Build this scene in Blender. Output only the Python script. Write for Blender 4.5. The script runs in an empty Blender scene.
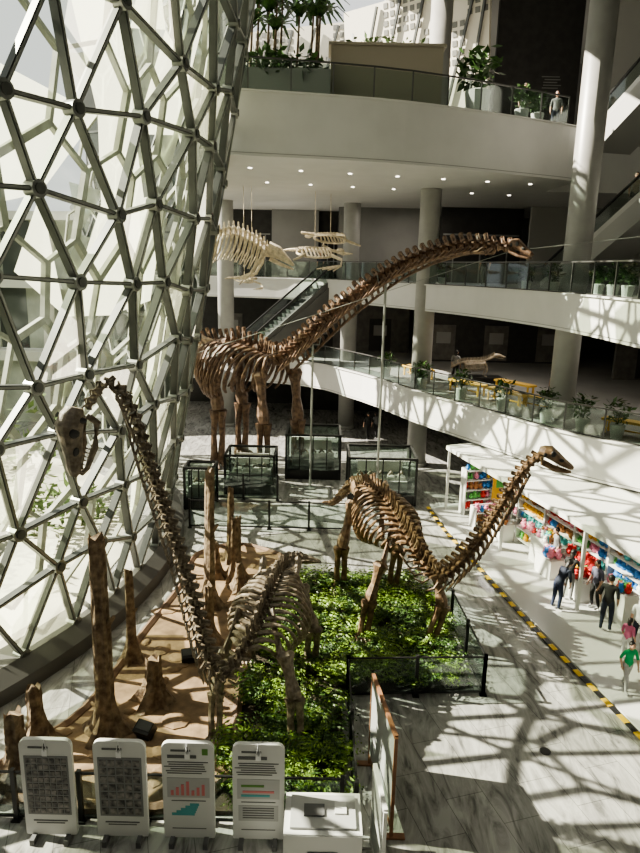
import bpy, bmesh, math, random
from mathutils import Vector, Matrix, Euler
R=random.Random(7)
V=Vector
# ---------------------------------------------------------------- materials
MC={}
def mat(name,col,rough=.6,metal=0,noise=0,scale=3,emit=0,bump=0,col2=None,spec=None):
    if name in MC: return MC[name]
    m=bpy.data.materials.new(name); m.use_nodes=True; nt=m.node_tree
    b=nt.nodes['Principled BSDF']; b.inputs['Roughness'].default_value=rough; b.inputs['Metallic'].default_value=metal
    b.inputs['Base Color'].default_value=(*col,1)
    if spec is not None: b.inputs['Specular IOR Level'].default_value=spec
    if noise or col2:
        tc=nt.nodes.new('ShaderNodeTexCoord'); n=nt.nodes.new('ShaderNodeTexNoise'); n.inputs['Scale'].default_value=scale; n.inputs['Detail'].default_value=5
        nt.links.new(tc.outputs['Object'],n.inputs['Vector'])
        cr=nt.nodes.new('ShaderNodeValToRGB'); cr.color_ramp.elements[0].position=.35; cr.color_ramp.elements[1].position=.65
        c2=col2 or tuple(min(1,c*(1+noise)) for c in col); c1=col if col2 else tuple(c*(1-noise) for c in col)
        cr.color_ramp.elements[0].color=(*c1,1); cr.color_ramp.elements[1].color=(*c2,1)
        nt.links.new(n.outputs['Fac'],cr.inputs['Fac']); nt.links.new(cr.outputs['Color'],b.inputs['Base Color'])
        if bump:
            bp=nt.nodes.new('ShaderNodeBump'); bp.inputs['Strength'].default_value=bump; bp.inputs['Distance'].default_value=.05
            nt.links.new(n.outputs['Fac'],bp.inputs['Height']); nt.links.new(bp.outputs['Normal'],b.inputs['Normal'])
    if emit:
        b.inputs['Emission Color'].default_value=(*col,1); b.inputs['Emission Strength'].default_value=emit
    MC[name]=m; return m
def glassmat(name,tint=(.9,.97,.95),frost=0.0,gl=.08,fc=(.95,.93,.82)):
    if name in MC: return MC[name]
    m=bpy.data.materials.new(name); m.use_nodes=True; nt=m.node_tree; nt.nodes.clear()
    o=nt.nodes.new('ShaderNodeOutputMaterial'); t=nt.nodes.new('ShaderNodeBsdfTransparent'); t.inputs[0].default_value=(*tint,1)
    g=nt.nodes.new('ShaderNodeBsdfGlossy'); g.inputs['Roughness'].default_value=.05; g.inputs[0].default_value=(.9,.95,.95,1)
    mx=nt.nodes.new('ShaderNodeMixShader'); mx.inputs[0].default_value=gl
    nt.links.new(t.outputs[0],mx.inputs[1]); nt.links.new(g.outputs[0],mx.inputs[2]); last=mx
    if frost:
        tl=nt.nodes.new('ShaderNodeBsdfTranslucent'); tl.inputs[0].default_value=(*fc,1)
        m2=nt.nodes.new('ShaderNodeMixShader'); m2.inputs[0].default_value=frost
        nt.links.new(mx.outputs[0],m2.inputs[1]); nt.links.new(tl.outputs[0],m2.inputs[2]); last=m2
    nt.links.new(last.outputs[0],o.inputs[0]); MC[name]=m; return m
# ---------------------------------------------------------------- mesh builder
class MB:
    def __init__(s): s.v=[];s.f=[];s.m=[]
    def add(s,vs,fs,mi=0):
        o=len(s.v); s.v+= [tuple(p) for p in vs]; s.f+=[tuple(i+o for i in f) for f in fs]; s.m+=[mi]*len(fs)
    def box(s,c,size,mi=0,rz=0,M=None):
        x,y,z=[a/2 for a in size]
        pts=[V((a*x,b*y,d*z)) for a in(-1,1) for b in(-1,1) for d in(-1,1)]
        mm=M if M is not None else Matrix.Rotation(rz,3,'Z')
        s.add([V(c)+mm@p for p in pts],[(0,1,3,2),(4,6,7,5),(0,4,5,1),(2,3,7,6),(0,2,6,4),(1,5,7,3)],mi)
    def beam(s,p,q,w,h,mi=0,up=(0,0,1)):
        p=V(p);q=V(q);d=q-p
        if d.length<1e-6:return
        x=d.normalized(); u=V(up); u=u-x*u.dot(x)
        if u.length<1e-3:u=V((0,1,0))-x*x.y
        if u.length<1e-3:u=V((1,0,0))-x*x.x
        u.normalize(); y=u.cross(x)
        M=Matrix((x,y,u)).transposed(); s.box((p+q)/2,(d.length,w,h),mi,M=M)
    def tube(s,pts,rad,n=8,mi=0,flat=1.0,cap=True,up=(0,0,1)):
        pts=[V(p) for p in pts]; rings=[]
        for i,p in enumerate(pts):
            a=pts[max(0,i-1)];b=pts[min(len(pts)-1,i+1)]; t=(b-a).normalized(); u=V(up); u=u-t*u.dot(t)
            if u.length<.05:
                u=V((0,1,0)); u=u-t*u.dot(t)
            u.normalize(); w=t.cross(u); r=rad[i] if isinstance(rad,(list,tuple)) else rad
            rings.append([p+(u*math.cos(k*2*math.pi/n)+w*flat*math.sin(k*2*math.pi/n))*r for k in range(n)])
        vs=[q for r in rings for q in r]; fs=[]
        for i in range(len(pts)-1):
            for k in range(n):
                k2=(k+1)%n; fs.append((i*n+k,i*n+k2,(i+1)*n+k2,(i+1)*n+k))
        if cap: fs.append(tuple(range(n))[::-1]); fs.append(tuple((len(pts)-1)*n+k for k in range(n)))
        s.add(vs,fs,mi)
    def cyl(s,c,r,h,n=20,mi=0,r2=None):
        s.tube([V(c),V(c)+V((0,0,h))],[r,r if r2 is None else r2],n,mi)
    def blob(s,c,rad,mi=0,n=10,m=7,M=None):
        c=V(c); vs=[];fs=[]; M=M or Matrix.Identity(3)
        for i in range(m+1):
            ph=math.pi*i/m
            for k in range(n):
                th=2*math.pi*k/n; vs.append(c+M@V((rad[0]*math.sin(ph)*math.cos(th),rad[1]*math.sin(ph)*math.sin(th),rad[2]*math.cos(ph))))
        for i in range(m):
            for k in range(n):
                k2=(k+1)%n; fs.append((i*n+k,(i+1)*n+k,(i+1)*n+k2,i*n+k2))
        s.add(vs,fs,mi)
    def poly(s,pts,z0,z1,mi=0,mtop=None):
        n=len(pts); vs=[(p[0],p[1],z0) for p in pts]+[(p[0],p[1],z1) for p in pts]
        s.add(vs,[(i,(i+1)%n,(i+1)%n+n,i+n) for i in range(n)],mi)
        s.add(vs,[tuple(range(n))[::-1]],mi); s.add(vs,[tuple(range(n,2*n))],mi if mtop is None else mtop)
    def leaves(s,c,rad,n,size,mi=0,rr=R):
        c=V(c)
        for _ in range(n):
            d=V((rr.gauss(0,1),rr.gauss(0,1),rr.gauss(0,1))).normalized()*(rr.random()**.4)
            p=c+V((d.x*rad[0],d.y*rad[1],d.z*rad[2]))
            a=V((rr.gauss(0,1),rr.gauss(0,1),rr.gauss(0,.6))).normalized(); b=a.cross(V((rr.random(),rr.random(),1))).normalized()
            L=size*rr.uniform(.6,1.3)
            s.add([p,p+a*L*.5+b*L*.22,p+a*L,p+a*L*.5-b*L*.22],[(0,1,2,3)],mi)
    def build(s,name,mats,smooth=False,parent=None):
        me=bpy.data.meshes.new(name); me.from_pydata(s.v,[],s.f)
        for m in mats: me.materials.append(m)
        me.polygons.foreach_set('material_index',s.m)
        if smooth: me.polygons.foreach_set('use_smooth',[True]*len(s.f))
        me.update(); o=bpy.data.objects.new(name,me); bpy.context.scene.collection.objects.link(o)
        if parent: o.parent=parent
        return o
def empty(name,loc=(0,0,0)):
    e=bpy.data.objects.new(name,None); e.location=loc; bpy.context.scene.collection.objects.link(e); return e
def cr(pts,per=8):
    P=[V(p) for p in pts]; out=[]
    for i in range(len(P)-1):
        a=P[max(0,i-1)];b=P[i];c=P[i+1];d=P[min(len(P)-1,i+2)]
        for k in range(per):
            t=k/per; out.append(.5*((2*b)+(c-a)*t+(2*a-5*b+4*c-d)*t*t+(3*b-a-3*c+d)*t**3))
    out.append(P[-1]); return out
def resample(pts,step):
    out=[pts[0]]; acc=0
    for i in range(len(pts)-1):
        a=pts[i];b=pts[i+1];L=(b-a).length
        while acc+L>=step:
            t=(step-acc)/L; a=a+(b-a)*t; out.append(a.copy()); L=(b-a).length; acc=0
        acc+=L
    return out
white=mat('white_plaster',(.64,.635,.61),.5,noise=.03,scale=1)
conc=mat('grey_wall_panel',(.27,.265,.255),.7,noise=.08,scale=.6)
darkw=mat('dark_wall',(.03,.028,.026),.6,noise=.2)
ceilm=mat('ceiling_paint',(.33,.33,.31),.8)
colm=mat('column_stone',(.34,.335,.315),.4,noise=.06,scale=2)
black=mat('black_metal',(.015,.015,.015),.4)
steel=mat('steel_frame',(.10,.105,.098),.45,.4,noise=.1)
steel2=mat('steel_node',(.28,.29,.27),.4,.6)
railm=mat('railing_steel',(.12,.12,.115),.4,.6)
clear=glassmat('clear_glass',gl=.05,tint=(.91,.95,.90))
rail_g=glassmat('railing_glass',tint=(.78,.83,.8),gl=.07)
frost=glassmat('frosted_glass',frost=.22,tint=(.85,.9,.82))
louver=glassmat('translucent_panel',frost=.45,tint=(.66,.72,.6),fc=(.8,.8,.68))
# ---------------------------------------------------------------- floor (marble)
fm=bpy.data.materials.new('marble_floor'); fm.use_nodes=True; nt=fm.node_tree; b=nt.nodes['Principled BSDF']; b.inputs['Roughness'].default_value=.14
tc=nt.nodes.new('ShaderNodeTexCoord'); mp=nt.nodes.new('ShaderNodeMapping'); mp.inputs['Rotation'].default_value=(0,0,.9); mp.inputs['Scale'].default_value=(1.2,.3,1)
nz=nt.nodes.new('ShaderNodeTexNoise'); nz.inputs['Scale'].default_value=2.2; nz.inputs['Detail'].default_value=9; nz.inputs['Distortion'].default_value=1.6; nz.inputs['Roughness'].default_value=.62
rp=nt.nodes.new('ShaderNodeValToRGB'); rp.color_ramp.elements[0].position=.34; rp.color_ramp.elements[0].color=(.15,.148,.14,1); rp.color_ramp.elements[1].position=.62; rp.color_ramp.elements[1].color=(.44,.435,.41,1)
e_=rp.color_ramp.elements.new(.46); e_.color=(.31,.305,.29,1)
br=nt.nodes.new('ShaderNodeTexBrick'); br.inputs['Scale'].default_value=1; br.inputs['Mortar Size'].default_value=.006; br.inputs['Brick Width'].default_value=1.6; br.inputs['Row Height'].default_value=.8
br.inputs['Color1'].default_value=(1,1,1,1); br.inputs['Color2'].default_value=(.82,.82,.82,1); br.inputs['Mortar'].default_value=(.35,.35,.35,1)
mp2=nt.nodes.new('ShaderNodeMapping'); mp2.inputs['Rotation'].default_value=(0,0,1.28)
ml=nt.nodes.new('ShaderNodeMix'); ml.data_type='RGBA'; ml.blend_type='MULTIPLY'; ml.inputs[0].default_value=1
L=nt.links.new
L(tc.outputs['Object'],mp.inputs[0]); L(mp.outputs[0],nz.inputs['Vector']); L(nz.outputs['Fac'],rp.inputs[0]); L(tc.outputs['Object'],mp2.inputs[0]); L(mp2.outputs[0],br.inputs['Vector'])
L(rp.outputs[0],ml.inputs[6]); L(br.outputs[0],ml.inputs[7]); L(ml.outputs[2],b.inputs['Base Color'])
mb=MB(); mb.box((0,22,-.1),(90,90,.2)); mb.build('floor',[fm])
# ---------------------------------------------------------------- glass curtain wall
CX,CY=-20.5,21.3
def wp(th,z,off=0):
    r=14.8+.185*z+off; return V((CX+r*math.cos(th),CY+r*math.sin(th),z))
def lattice(rows,cols,th0,th1,z0,z1,jit,rr,off):
    dz=(z1-z0)/(rows-1); dt=(th1-th0)/cols; N={}
    for i in range(rows):
        for j in range(cols+1):
            e=0 if i in(0,rows-1) else 1
            N[i,j]=wp(th0+(j+.5*(i%2)+rr.uniform(-jit,jit))*dt,z0+(i+e*rr.uniform(-jit,jit))*dz,off)
    T=[]
    for i in range(rows-1):
        for j in range(cols):
            if i%2==0: T+=[((i,j),(i,j+1),(i+1,j)),((i+1,j),(i,j+1),(i+1,j+1))]
            else: T+=[((i,j),(i,j+1),(i+1,j+1)),((i,j),(i+1,j+1),(i+1,j))]
    return N,T
rr=random.Random(3)
wall=empty('glass_curtain_wall')
N,T=lattice(13,26,math.radians(-118),math.radians(62),.55,22,.17,rr,0)
E={}
for k,t in enumerate(T):
    for a,c in((0,1),(1,2),(2,0)): E.setdefault(tuple(sorted((t[a],t[c]))),[]).append(k)
cen=V((CX,CY,0))
def nrm(p): d=p-cen; d.z=0; return d.normalized()
mb=MB()
for (a,c) in E:
    mb.beam(N[a],N[c],.095,.2,0,up=nrm((N[a]+N[c])/2))
    n=nrm((N[a]+N[c])/2)*.11; mb.beam(N[a]+n,N[c]+n,.045,.03,1,up=n)
for k,p in N.items():
    n=nrm(p); mb.tube([p-n*.13,p+n*.15],.18,12,1); mb.tube([p+n*.15,p+n*.19],.11,10,0)
mb.build('steel_frame',[steel,steel2],parent=wall)
mb=MB()
for t in T:
    p=[N[q]-nrm(N[q])*.05 for q in t]; mb.add(p,[(0,1,2)],1 if rr.random()<.22 else 0)
mb.build('glass_panes',[clear,frost],parent=wall)
N2,T2=lattice(11,24,math.radians(-118),math.radians(62),.4,22.5,.3,rr,-1.0)
E2={}
for k,t in enumerate(T2):
    for a,c in((0,1),(1,2),(2,0)): E2.setdefault(tuple(sorted((t[a],t[c]))),[]).append(k)
C2=[sum((N2[q] for q in t),V((0,0,0)))/3 for t in T2]
mb=MB(); cellm=mat('cell_wall_stone',(.36,.37,.31),.7,noise=.15)
for e,l in E2.items():
    if len(l)==2:
        a,c=C2[l[0]],C2[l[1]]; mb.beam(a,c,.09 if rr.random()<.6 else .16,.14,0,up=nrm((a+c)/2))
mb.build('cell_lattice',[cellm],parent=wall)
mb=MB()
for k,t in enumerate(T2):
    if rr.random()<.3: mb.add([N2[q]-nrm(N2[q])*.15 for q in t],[(0,1,2)],0)
mb.build('shading_panels',[louver],parent=wall)
mb=MB(); n=60
for k in range(n):
    t0=math.radians(-118+180*k/n); t1=math.radians(-118+180*(k+1)/n)
    prof=[(-.5,0),(.75,0),(.7,.35),(.25,.6),(-.5,.6)]
    def pr(t,a): return (CX+(14.8+a[0])*math.cos(t),CY+(14.8+a[0])*math.sin(t),a[1])
    vs=[pr(t0,a) for a in prof]+[pr(t1,a) for a in prof]; mb.add(vs,[(i,(i+1)%5,(i+1)%5+5,i+5) for i in range(5)],0)
mb.build('base_curb',[mat('curb_dark',(.09,.088,.08),.5)],parent=wall)
mb=MB(); mb.cyl((CX,CY,0),13.6,.03,64); mb.build('courtyard_ground',[mat('pale_paving',(.5,.48,.4),.8,noise=.35,scale=.35)])
mb=MB()
for k in range(40):
    t0=math.radians(75+200*k/40);t1=math.radians(75+200*(k+1)/40)
    for z0,z1,r,mi in((0,4,20,0),(4,4.6,19.4,1),(4.6,8.4,21,0),(8.4,9,20.2,1),(9,12.5,22,0),(12.5,13,21,1)):
        m_=mi if mi or (k*3+int(z0))%5 else 2
        a=[(CX+r*math.cos(t),CY+r*math.sin(t)) for t in(t0,t1)]; bb=[(CX+(r+1.5)*math.cos(t),CY+(r+1.5)*math.sin(t)) for t in(t1,t0)]
        mb.poly(a+bb,z0,z1,m_)
    if k%2: t=t0; mb.beam((CX+19.6*math.cos(t),CY+19.6*math.sin(t),0),(CX+21*math.cos(t),CY+21*math.sin(t),12.5),.4,.5,1)
mb.build('courtyard_building',[mat('court_wall',(.46,.48,.40),.8,noise=.35,scale=.4),mat('court_trim',(.75,.74,.66),.7),mat('court_window',(.08,.09,.08),.3)])
leafm=mat('shrub_leaf',(.04,.09,.018),.5,noise=.5,scale=6)
mb=MB()
for k in range(44):
    a=rr.uniform(0,6.28); r=rr.uniform(3,12.3); z=rr.uniform(.8,3.6)
    mb.leaves((CX+r*math.cos(a),CY+r*math.sin(a),z*.6),(1.5,1.5,z*.7),150,.55,0)
mb.build('courtyard_shrubs',[mat('court_leaf',(.14,.2,.07),.6,noise=.4)])
# ---------------------------------------------------------------- slabs
def slab(name,edge,back,z0,z1,mats=None):
    e=[(p.x,p.y) for p in cr([(a[0],a[1],0) for a in edge],6)]
    mb=MB(); mb.poly(e+back,z0,z1,0,1)
    for i in range(len(e)-1): mb.beam((*e[i],z1+.02),(*e[i+1],z1+.02),.16,.05,0); mb.beam((*e[i],z0+.1),(*e[i+1],z0+.1),.03,.02,1)
    mb.build(name,mats or [white,conc]); return e
def railing(name,e,z,h=1.1,step=1.5,inset=.12,postmat=None,topw=.06,side=1):
    pts=[V((a[0],a[1],z)) for a in e]; P=resample(pts,step); mb=MB()
    out=[]
    for i,p in enumerate(P):
        t=(P[min(i+1,len(P)-1)]-P[max(i-1,0)]).normalized(); nn=V((-t.y,t.x,0))*side; out.append(p+nn*inset)
    for i in range(len(out)-1):
        a,c=out[i],out[i+1]; up=V((0,0,1))
        mb.beam(a+up*(h*.52),c+up*(h*.52),.015,h*.86,1); mb.beam(a+up*h,c+up*h,topw,.05,0)
        mb.beam(a+up*.05,c+up*.05,.06,.06,0)
    for a in out: mb.beam(a+V((0,0,.03)),a+V((0,0,h)),.05,.05,0)
    return mb.build(name,[postmat or railm,rail_g])
L1=[(-14,43.5),(-2.2,40.7),(1.7,36.6),(4.7,30.5),(7.3,26),(8.7,23.4),(10.7,21.3),(14,18.5),(20,16)]
e1=slab('balcony_lower',L1,[(23.7,16),(23.7,49.7),(-14,49.7)],2.9,4.4)
L2=[(-14,45),(-5,43),(0,41),(4.1,34.7),(6.9,29),(8.4,23.5),(8.75,17.8),(9.3,12),(12,6)]
e2=slab('balcony_middle',L2,[(23.7,6),(23.7,49.7),(-14,49.7)],8.05,9.3)
L3=[(-4.2,24.5),(-2.9,24.8),(2.9,26),(9.1,28.8),(10.6,29.7)]
e3=slab('balcony_upper',L3,[(10.6,33.5),(23.7,33.5),(23.7,49.7),(-8,49.7),(-4.4,30)],13.8,15.9)
for nm,e,z in(('balcony_railing',e1,4.4),('balcony_railing',e2,9.3),('balcony_railing',e3,15.9)): railing(nm,e,z)
mb2=MB()
for i,x in enumerate(range(-3,11,2)):
    for j,y in enumerate((28.5,33)): mb2.cyl((x+.3*j,y+x*.25,13.77),.08,.02,10)
for x,y,z in((6.5,33,8.03),(9,30,8.03),(11,27,8.03),(3.5,38,8.03),(13,24,8.03)): mb2.cyl((x,y,z),.1,.02,10)
mb2.build('ceiling_downlights',[mat('lamp_glow',(1,.93,.8),.5,emit=6)])
def lamp(name,loc,power,size,rot=(0,0,0),col=(1,.92,.8)):
    l=bpy.data.lights.new(name,'AREA'); l.energy=power; l.size=size; l.color=col; o=bpy.data.objects.new(name,l); o.location=loc; o.rotation_euler=rot; bpy.context.scene.collection.objects.link(o)
lamp('ceiling_fill',(8.5,33,7.95),120,2.5); lamp('ceiling_fill',(12,26,7.95),90,2.5); lamp('ceiling_fill',(-2.5,35,13.6),220,2.0); lamp('ceiling_fill',(5,40,13.6),120,2.0)  # area fills added to brighten the balcony interiors and skeletons
for x,y in((1.65,41.5),(5.1,33.5),(9.6,25.9),(-6,41.5),(17,22)):
    mb=MB(); mb.cyl((x,y,0),.5,24,28); mb.cyl((x,y,0),.56,.2,28); mb.build('column',[colm],True)
mb=MB(); mb.box((8,50,12),(50,.4,24)); 
mb.build('wall_back',[conc])
mb=MB(); mb.box((24,22,12),(.4,56,24)); mb.build('wall_right',[conc])
mb=MB(); mb.box((0,-8,12),(50,.4,24)); mb.build('wall_rear',[conc])
mb=MB(); mb.box((-13,-1,12),(.4,14,24)); mb.build('wall_left',[conc])
mb=MB(); mb.poly([(-4,-8),(24,-8),(24,50),(3,50),(3,32),(-2,24),(-4,10)],24,24.3); mb.build('ceiling',[ceilm])
mb=MB()
for z0,z1 in((9.3,13.8),): 
    for x0,x1,y,mi in((-14,-6.5,47,0),(-6.5,-3.6,47.6,1),(-3.6,-.4,47,0),(-.4,.9,47.6,1),(.9,7.2,44,0),(7.2,12.2,42.6,1),(12.2,23.7,41,3)):
        mb.box(((x0+x1)/2,y,(z0+z1)/2),(x1-x0,.2,z1-z0),mi)
        if mi==1:
            mb.box(((x0+x1)/2,y-.12,12.2),(x1-x0-.3,.05,.1),0)
            for k in range(3): mb.box((x0+(x1-x0)*(k+.5)/3,y-.12,(z0+12.2)/2),(.08,.05,12.2-z0),0)
for x0,x1,y,mi in((-14,-2,48,1),(-2,6,46,2),(6,16,42,1),(16,23.7,36,2)):
    mb.box(((x0+x1)/2,y,6.2),(x1-x0,.2,3.6),mi)
    mb.box(((x0+x1)/2,y+1,1.45),(x1-x0,.2,2.9),1)
    n=int((x1-x0)/3)
    for k in range(n):
        xx=x0+(x1-x0)*(k+.5)/n; mb.box((xx,y-.12,5.6),(1.5,.06,2.2),1 if mi==2 else 2); mb.box((xx,y-.16,5.9),(.9,.04,.7),0)
mb.build('wall_partitions',[conc,darkw,mat('mid_wall',(.13,.12,.11),.7,noise=.2),mat('light_wall',(.42,.41,.38),.7)])
brightw=mat('bright_wall',(.72,.68,.58),.7); perfm=mat('perf_dark',(.2,.2,.18),.7)
mb=MB(); per=MB()
def pwall(a,c,lean,solid=True):
    a=V(a);c=V(c); x=(c-a).normalized(); nn=V((-x.y,x.x,0)); nn=-nn if nn.y>0 else nn
    upv=(V((0,0,1))-nn*lean).normalized(); mb.beam(a+upv*4,c+upv*4,.2,8.2,0,up=upv); n=int((c-a).length/.42)
    o=upv.cross(x); o=-o if o.y>0 else o
    for i in range(n):
        for j in range(19):
            if (i//6+j//5)%2==0: per.beam(a+x*(.2+i*.42)+o*.12+upv*(.3+j*.42),a+x*(.46+i*.42)+o*.12+upv*(.3+j*.42),.26,.03,0,up=o)
    for k in range(6):
        q0=a.lerp(c,k/6)+o*.25+upv*.1; q1=a.lerp(c,min(1,(k+1.6)/6))+o*.25+upv*7.9; mb.beam(q0,q1,.12,.12,1,up=o)
pwall((1.5,42.2,15.9),(8.3,36.4,15.9),-.12)
pwall((-7,46,15.9),(1.2,43,15.9),0)
mb.build('wall_upper',[brightw,steel]); per.build('perforated_panel',[perfm])
dim=mat('dim_lettering',(.16,.16,.15),.7)
mb=MB(); mb.box((10.5,36.6,20),(4.2,.3,8.2),0); mb.box((10.9,36.4,18.4),(.5,.05,.5),1)
for k in range(5): mb.box((11.2+.1*(k%2),36.42,19.6-k*.13),(.9-.1*(k%3),.03,.04),1)
mb.build('dark_exhibit_wall',[darkw,dim])
mb=MB(); mb.box((18,34.5,20),(11,.3,8.2)); mb.build('wall_upper_right',[mat('sand_wall',(.42,.41,.38),.7)])
# ---------------------------------------------------------------- escalators
clad=mat('escalator_cladding',(.38,.375,.355),.6)
def escalator(name,p0,p1,w=1.3,cl=None):
    p0=V(p0);p1=V(p1); d=p1-p0; h=V((d.x,d.y,0)).normalized(); s=V((-h.y,h.x,0)); mb=MB()
    mb.beam(p0-V((0,0,.55)),p1-V((0,0,.55)),w+.5,.8,4)
    n=int(abs(d.z)/.2)
    for i in range(n):
        q=p0+d*((i+.5)/n); mb.box(q,(d.length/n*.86,w,.2),2,rz=math.atan2(h.y,h.x))
    for sg in(-1,1):
        o=s*sg*(w/2+.08)
        mb.beam(p0+o+V((0,0,.05)),p1+o+V((0,0,.05)),.14,.35,1 if cl is None else 4); mb.beam(p0+o+V((0,0,.55)),p1+o+V((0,0,.55)),.02,.7,3)
        r=[p0+o-h*.9+V((0,0,.2)),p0+o-h*1.0+V((0,0,.7)),p0+o-h*.7+V((0,0,.95)),p0+o+V((0,0,.98)),p1+o+V((0,0,.98)),p1+o+h*.7+V((0,0,.98))]
        mb.tube(r,.06,8,0)
    mb.build(name,[black,mat('escalator_steel',(.5,.5,.47),.4,.4),mat('step_grey',(.1,.1,.1),.5),rail_g,cl or clad])
escalator('escalator',(11.4,33.3,9.35),(14.0,23.2,15.3))
escalator('escalator',(12.2,30.5,15.95),(15,20,22))
escalator('escalator',(-5.2,37.5,4.4),(.2,41.5,9.2),1.1,mat('escalator_dark_cladding',(.1,.1,.095),.5))
# ---------------------------------------------------------------- skeletons
def skel(name,spine,segs,bonemat,limbs,skull,ribs,scale=1.0,hs=1.0):
    P=cr(spine,10); tot=sum((P[i+1]-P[i]).length for i in range(len(P)-1))
    mb=MB(); acc=[0]; rj=random.Random(len(P)+int(tot*7))
    for k in range(len(P)-1): acc.append(acc[-1]+(P[k+1]-P[k]).length)
    def at(u):
        u=max(0,min(tot-1e-4,u)); k=0
        while acc[k+1]<u:k+=1
        f=(u-acc[k])/max(1e-6,acc[k+1]-acc[k]); p=P[k].lerp(P[k+1],f); t=(P[min(k+2,len(P)-1)]-P[max(k-1,0)]).normalized(); return p,t
    u=0
    while u<tot:
        p,t=at(u); f=u/tot; r,ns,tr,sp=segs(f)
        up=V((0,0,1))-t*t.z
        if up.length<.3: up=V((1,0,0))-t*t.x
        up.normalize(); sd=t.cross(up)
        L=sp*.82; ns*=rj.uniform(.8,1.2); tr*=rj.uniform(.85,1.2)
        mb.tube([p-t*L/2,p-t*L*.2,p+t*L*.2,p+t*L/2],[r*1.05,r*.62,r*.62,r*1.1],8,0)
        if ns:
            a0=p+up*r*.5; a1=p+up*(r+ns)-t*sp*.35
            mb.beam(a0,a1,r*.32,sp*.55,0,up=t)
            mb.tube([a1-up*ns*.2+t*sp*.07,a1+up*ns*.08],[r*.28,r*.36],6,0)
            for sg in(-1,1): mb.tube([p+up*r*.7+sd*sg*r*.6,a1-up*ns*.15],[r*.16,r*.1],5,0)
        if tr:
            for sg in(-1,1):
                mb.beam(p+sd*sg*r*.5+up*r*.2,p+sd*sg*(r+tr)+up*r*.3-t*sp*.2,sp*.35,r*.35,0)
                mb.beam(p+sd*sg*r*.8+up*r*.6,p+sd*sg*(r*.9)+up*r*.9+t*sp*.6,r*.3,r*.35,0)
        for (f0,f1,W,H,rr_,neckrib) in ribs:
            if f0<=f<=f1:
                q=(f-f0)/(f1-f0); k=math.sin(math.pi*(.18+.7*q))
                for sg in(-1,1):
                    if neckrib:
                        mb.tube([p+sd*sg*r*.8-up*r*.5,p+sd*sg*r*1.5-up*r*1.5-t*sp*.5,p+sd*sg*r*1.4-up*r*1.9-t*sp*2.2],[rr_,rr_,rr_*.5],5,0)
                    else:
                        c=[]
                        for a in range(9):
                            ph=math.radians(5+a*17); c.append(p+sd*sg*(r*.6+W*k*math.sin(ph))-up*(H*k*(1-math.cos(ph))*.5)-t*(a*.035*H)+up*(.1*H*math.sin(ph*2)))
                        mb.tube(c,[rr_*1.5]*2+[rr_]*5+[rr_*.8,rr_*.6],6,0,flat=1.7)
        u+=sp
    for L in limbs:
        J=[V(j) for j in L[0]]; r=L[1]
        for a,bq in zip(J[:-1],J[1:]):
            if a!=J[0] :
                for o in(-1,1):
                    sd=V((o*r*.6,0,0)); mb.tube([a+sd,a.lerp(bq,.2)+sd,a.lerp(bq,.5)+sd*1.2,a.lerp(bq,.8)+sd,bq+sd],[r*.95,r*.6,r*.5,r*.6,r*.85],7,0)
            else:
                mb.tube([a,a.lerp(bq,.08),a.lerp(bq,.25),a.lerp(bq,.55),a.lerp(bq,.85),bq],[r*1.1,r*1.45,r*.95,r*.75,r*1.15,r*1.0],9,0)
        ft=J[-1]; fd=V(L[2]).normalized(); sd=V((-fd.y,fd.x,0))
        for k in range(-2,3):
            dd=(fd+sd*k*.33).normalized(); b0=ft+sd*k*r*.35
            mb.tube([b0+V((0,0,r*.6)),b0+dd*r*1.2+V((0,0,r*.25)),b0+dd*r*2.3+V((0,0,-ft.z+.05)) if ft.z<.5 else b0+dd*r*2.2],[r*.38,r*.33,r*.16],6,0)
    for g in limbs:
        if len(g)>3:
            for (a,bq,rr_,fl) in g[3]: mb.tube([V(a),V(a).lerp(V(bq),.5),V(bq)],[rr_*1.2,rr_*.7,rr_*1.3],8,0,flat=fl)
    p,dirv,sz=V(skull[0]),V(skull[1]).normalized(),skull[2]
    up=V(skull[3]) if len(skull)>3 else V((0,0,1)); up=(up-dirv*up.dot(dirv)).normalized(); sd=dirv.cross(up)
    M=Matrix((dirv,sd,up)).transposed()
    def S(x,y,z): return p+M@V((x*sz,y*sz,z*sz))
    secs=[(0,.13,.12,.18),(.12,.2,.16,.2),(.3,.21,.2,.2),(.5,.17,.17,.12),(.72,.15,.13,.02),(.92,.13,.09,-.04),(1.0,.07,.05,-.06)]
    vs=[];n=12
    for x_,w,h,z in secs:
        for k in range(n):
            a=2*math.pi*k/n; vs.append(S(x_,w*math.cos(a),z+h*math.sin(a)))
    fs=[]
    for i_ in range(len(secs)-1):
        for k in range(n): fs.append((i_*n+k,i_*n+(k+1)%n,(i_+1)*n+(k+1)%n,(i_+1)*n+k))
    fs+= [tuple(range(n)),tuple(range((len(secs)-1)*n,len(secs)*n))]
    mb.add(vs,fs,0)
    for sg in(-1,1):
        mb.blob(S(.36,sg*.19,.22),(sz*.075,sz*.03,sz*.085),1,8,6,M); mb.blob(S(.62,sg*.16,.1),(sz*.07,sz*.02,sz*.05),1,8,6,M); mb.blob(S(.16,sg*.18,.14),(sz*.05,sz*.03,sz*.08),1,8,6,M)  # black ovals paint the dark of the eye and skull openings
        mb.tube([S(.08,sg*.17,.05),S(.15,sg*.17,-.12),S(.5,sg*.15,-.2),S(.85,sg*.09,-.2),S(.95,0,-.19)],[sz*.05,sz*.06,sz*.055,sz*.04,sz*.04],7,0)
        for k in range(7): mb.tube([S(.55+k*.06,sg*(.14-.005*k),-.05-.005*k),S(.56+k*.06,sg*(.14-.005*k),-.14)],[sz*.014,sz*.004],5,0)
    return mb.build(name,[bonemat,black])
boneA=mat('bone_brown',(.25,.165,.095),.5,col2=(.09,.053,.03),scale=7,bump=.4)
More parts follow.
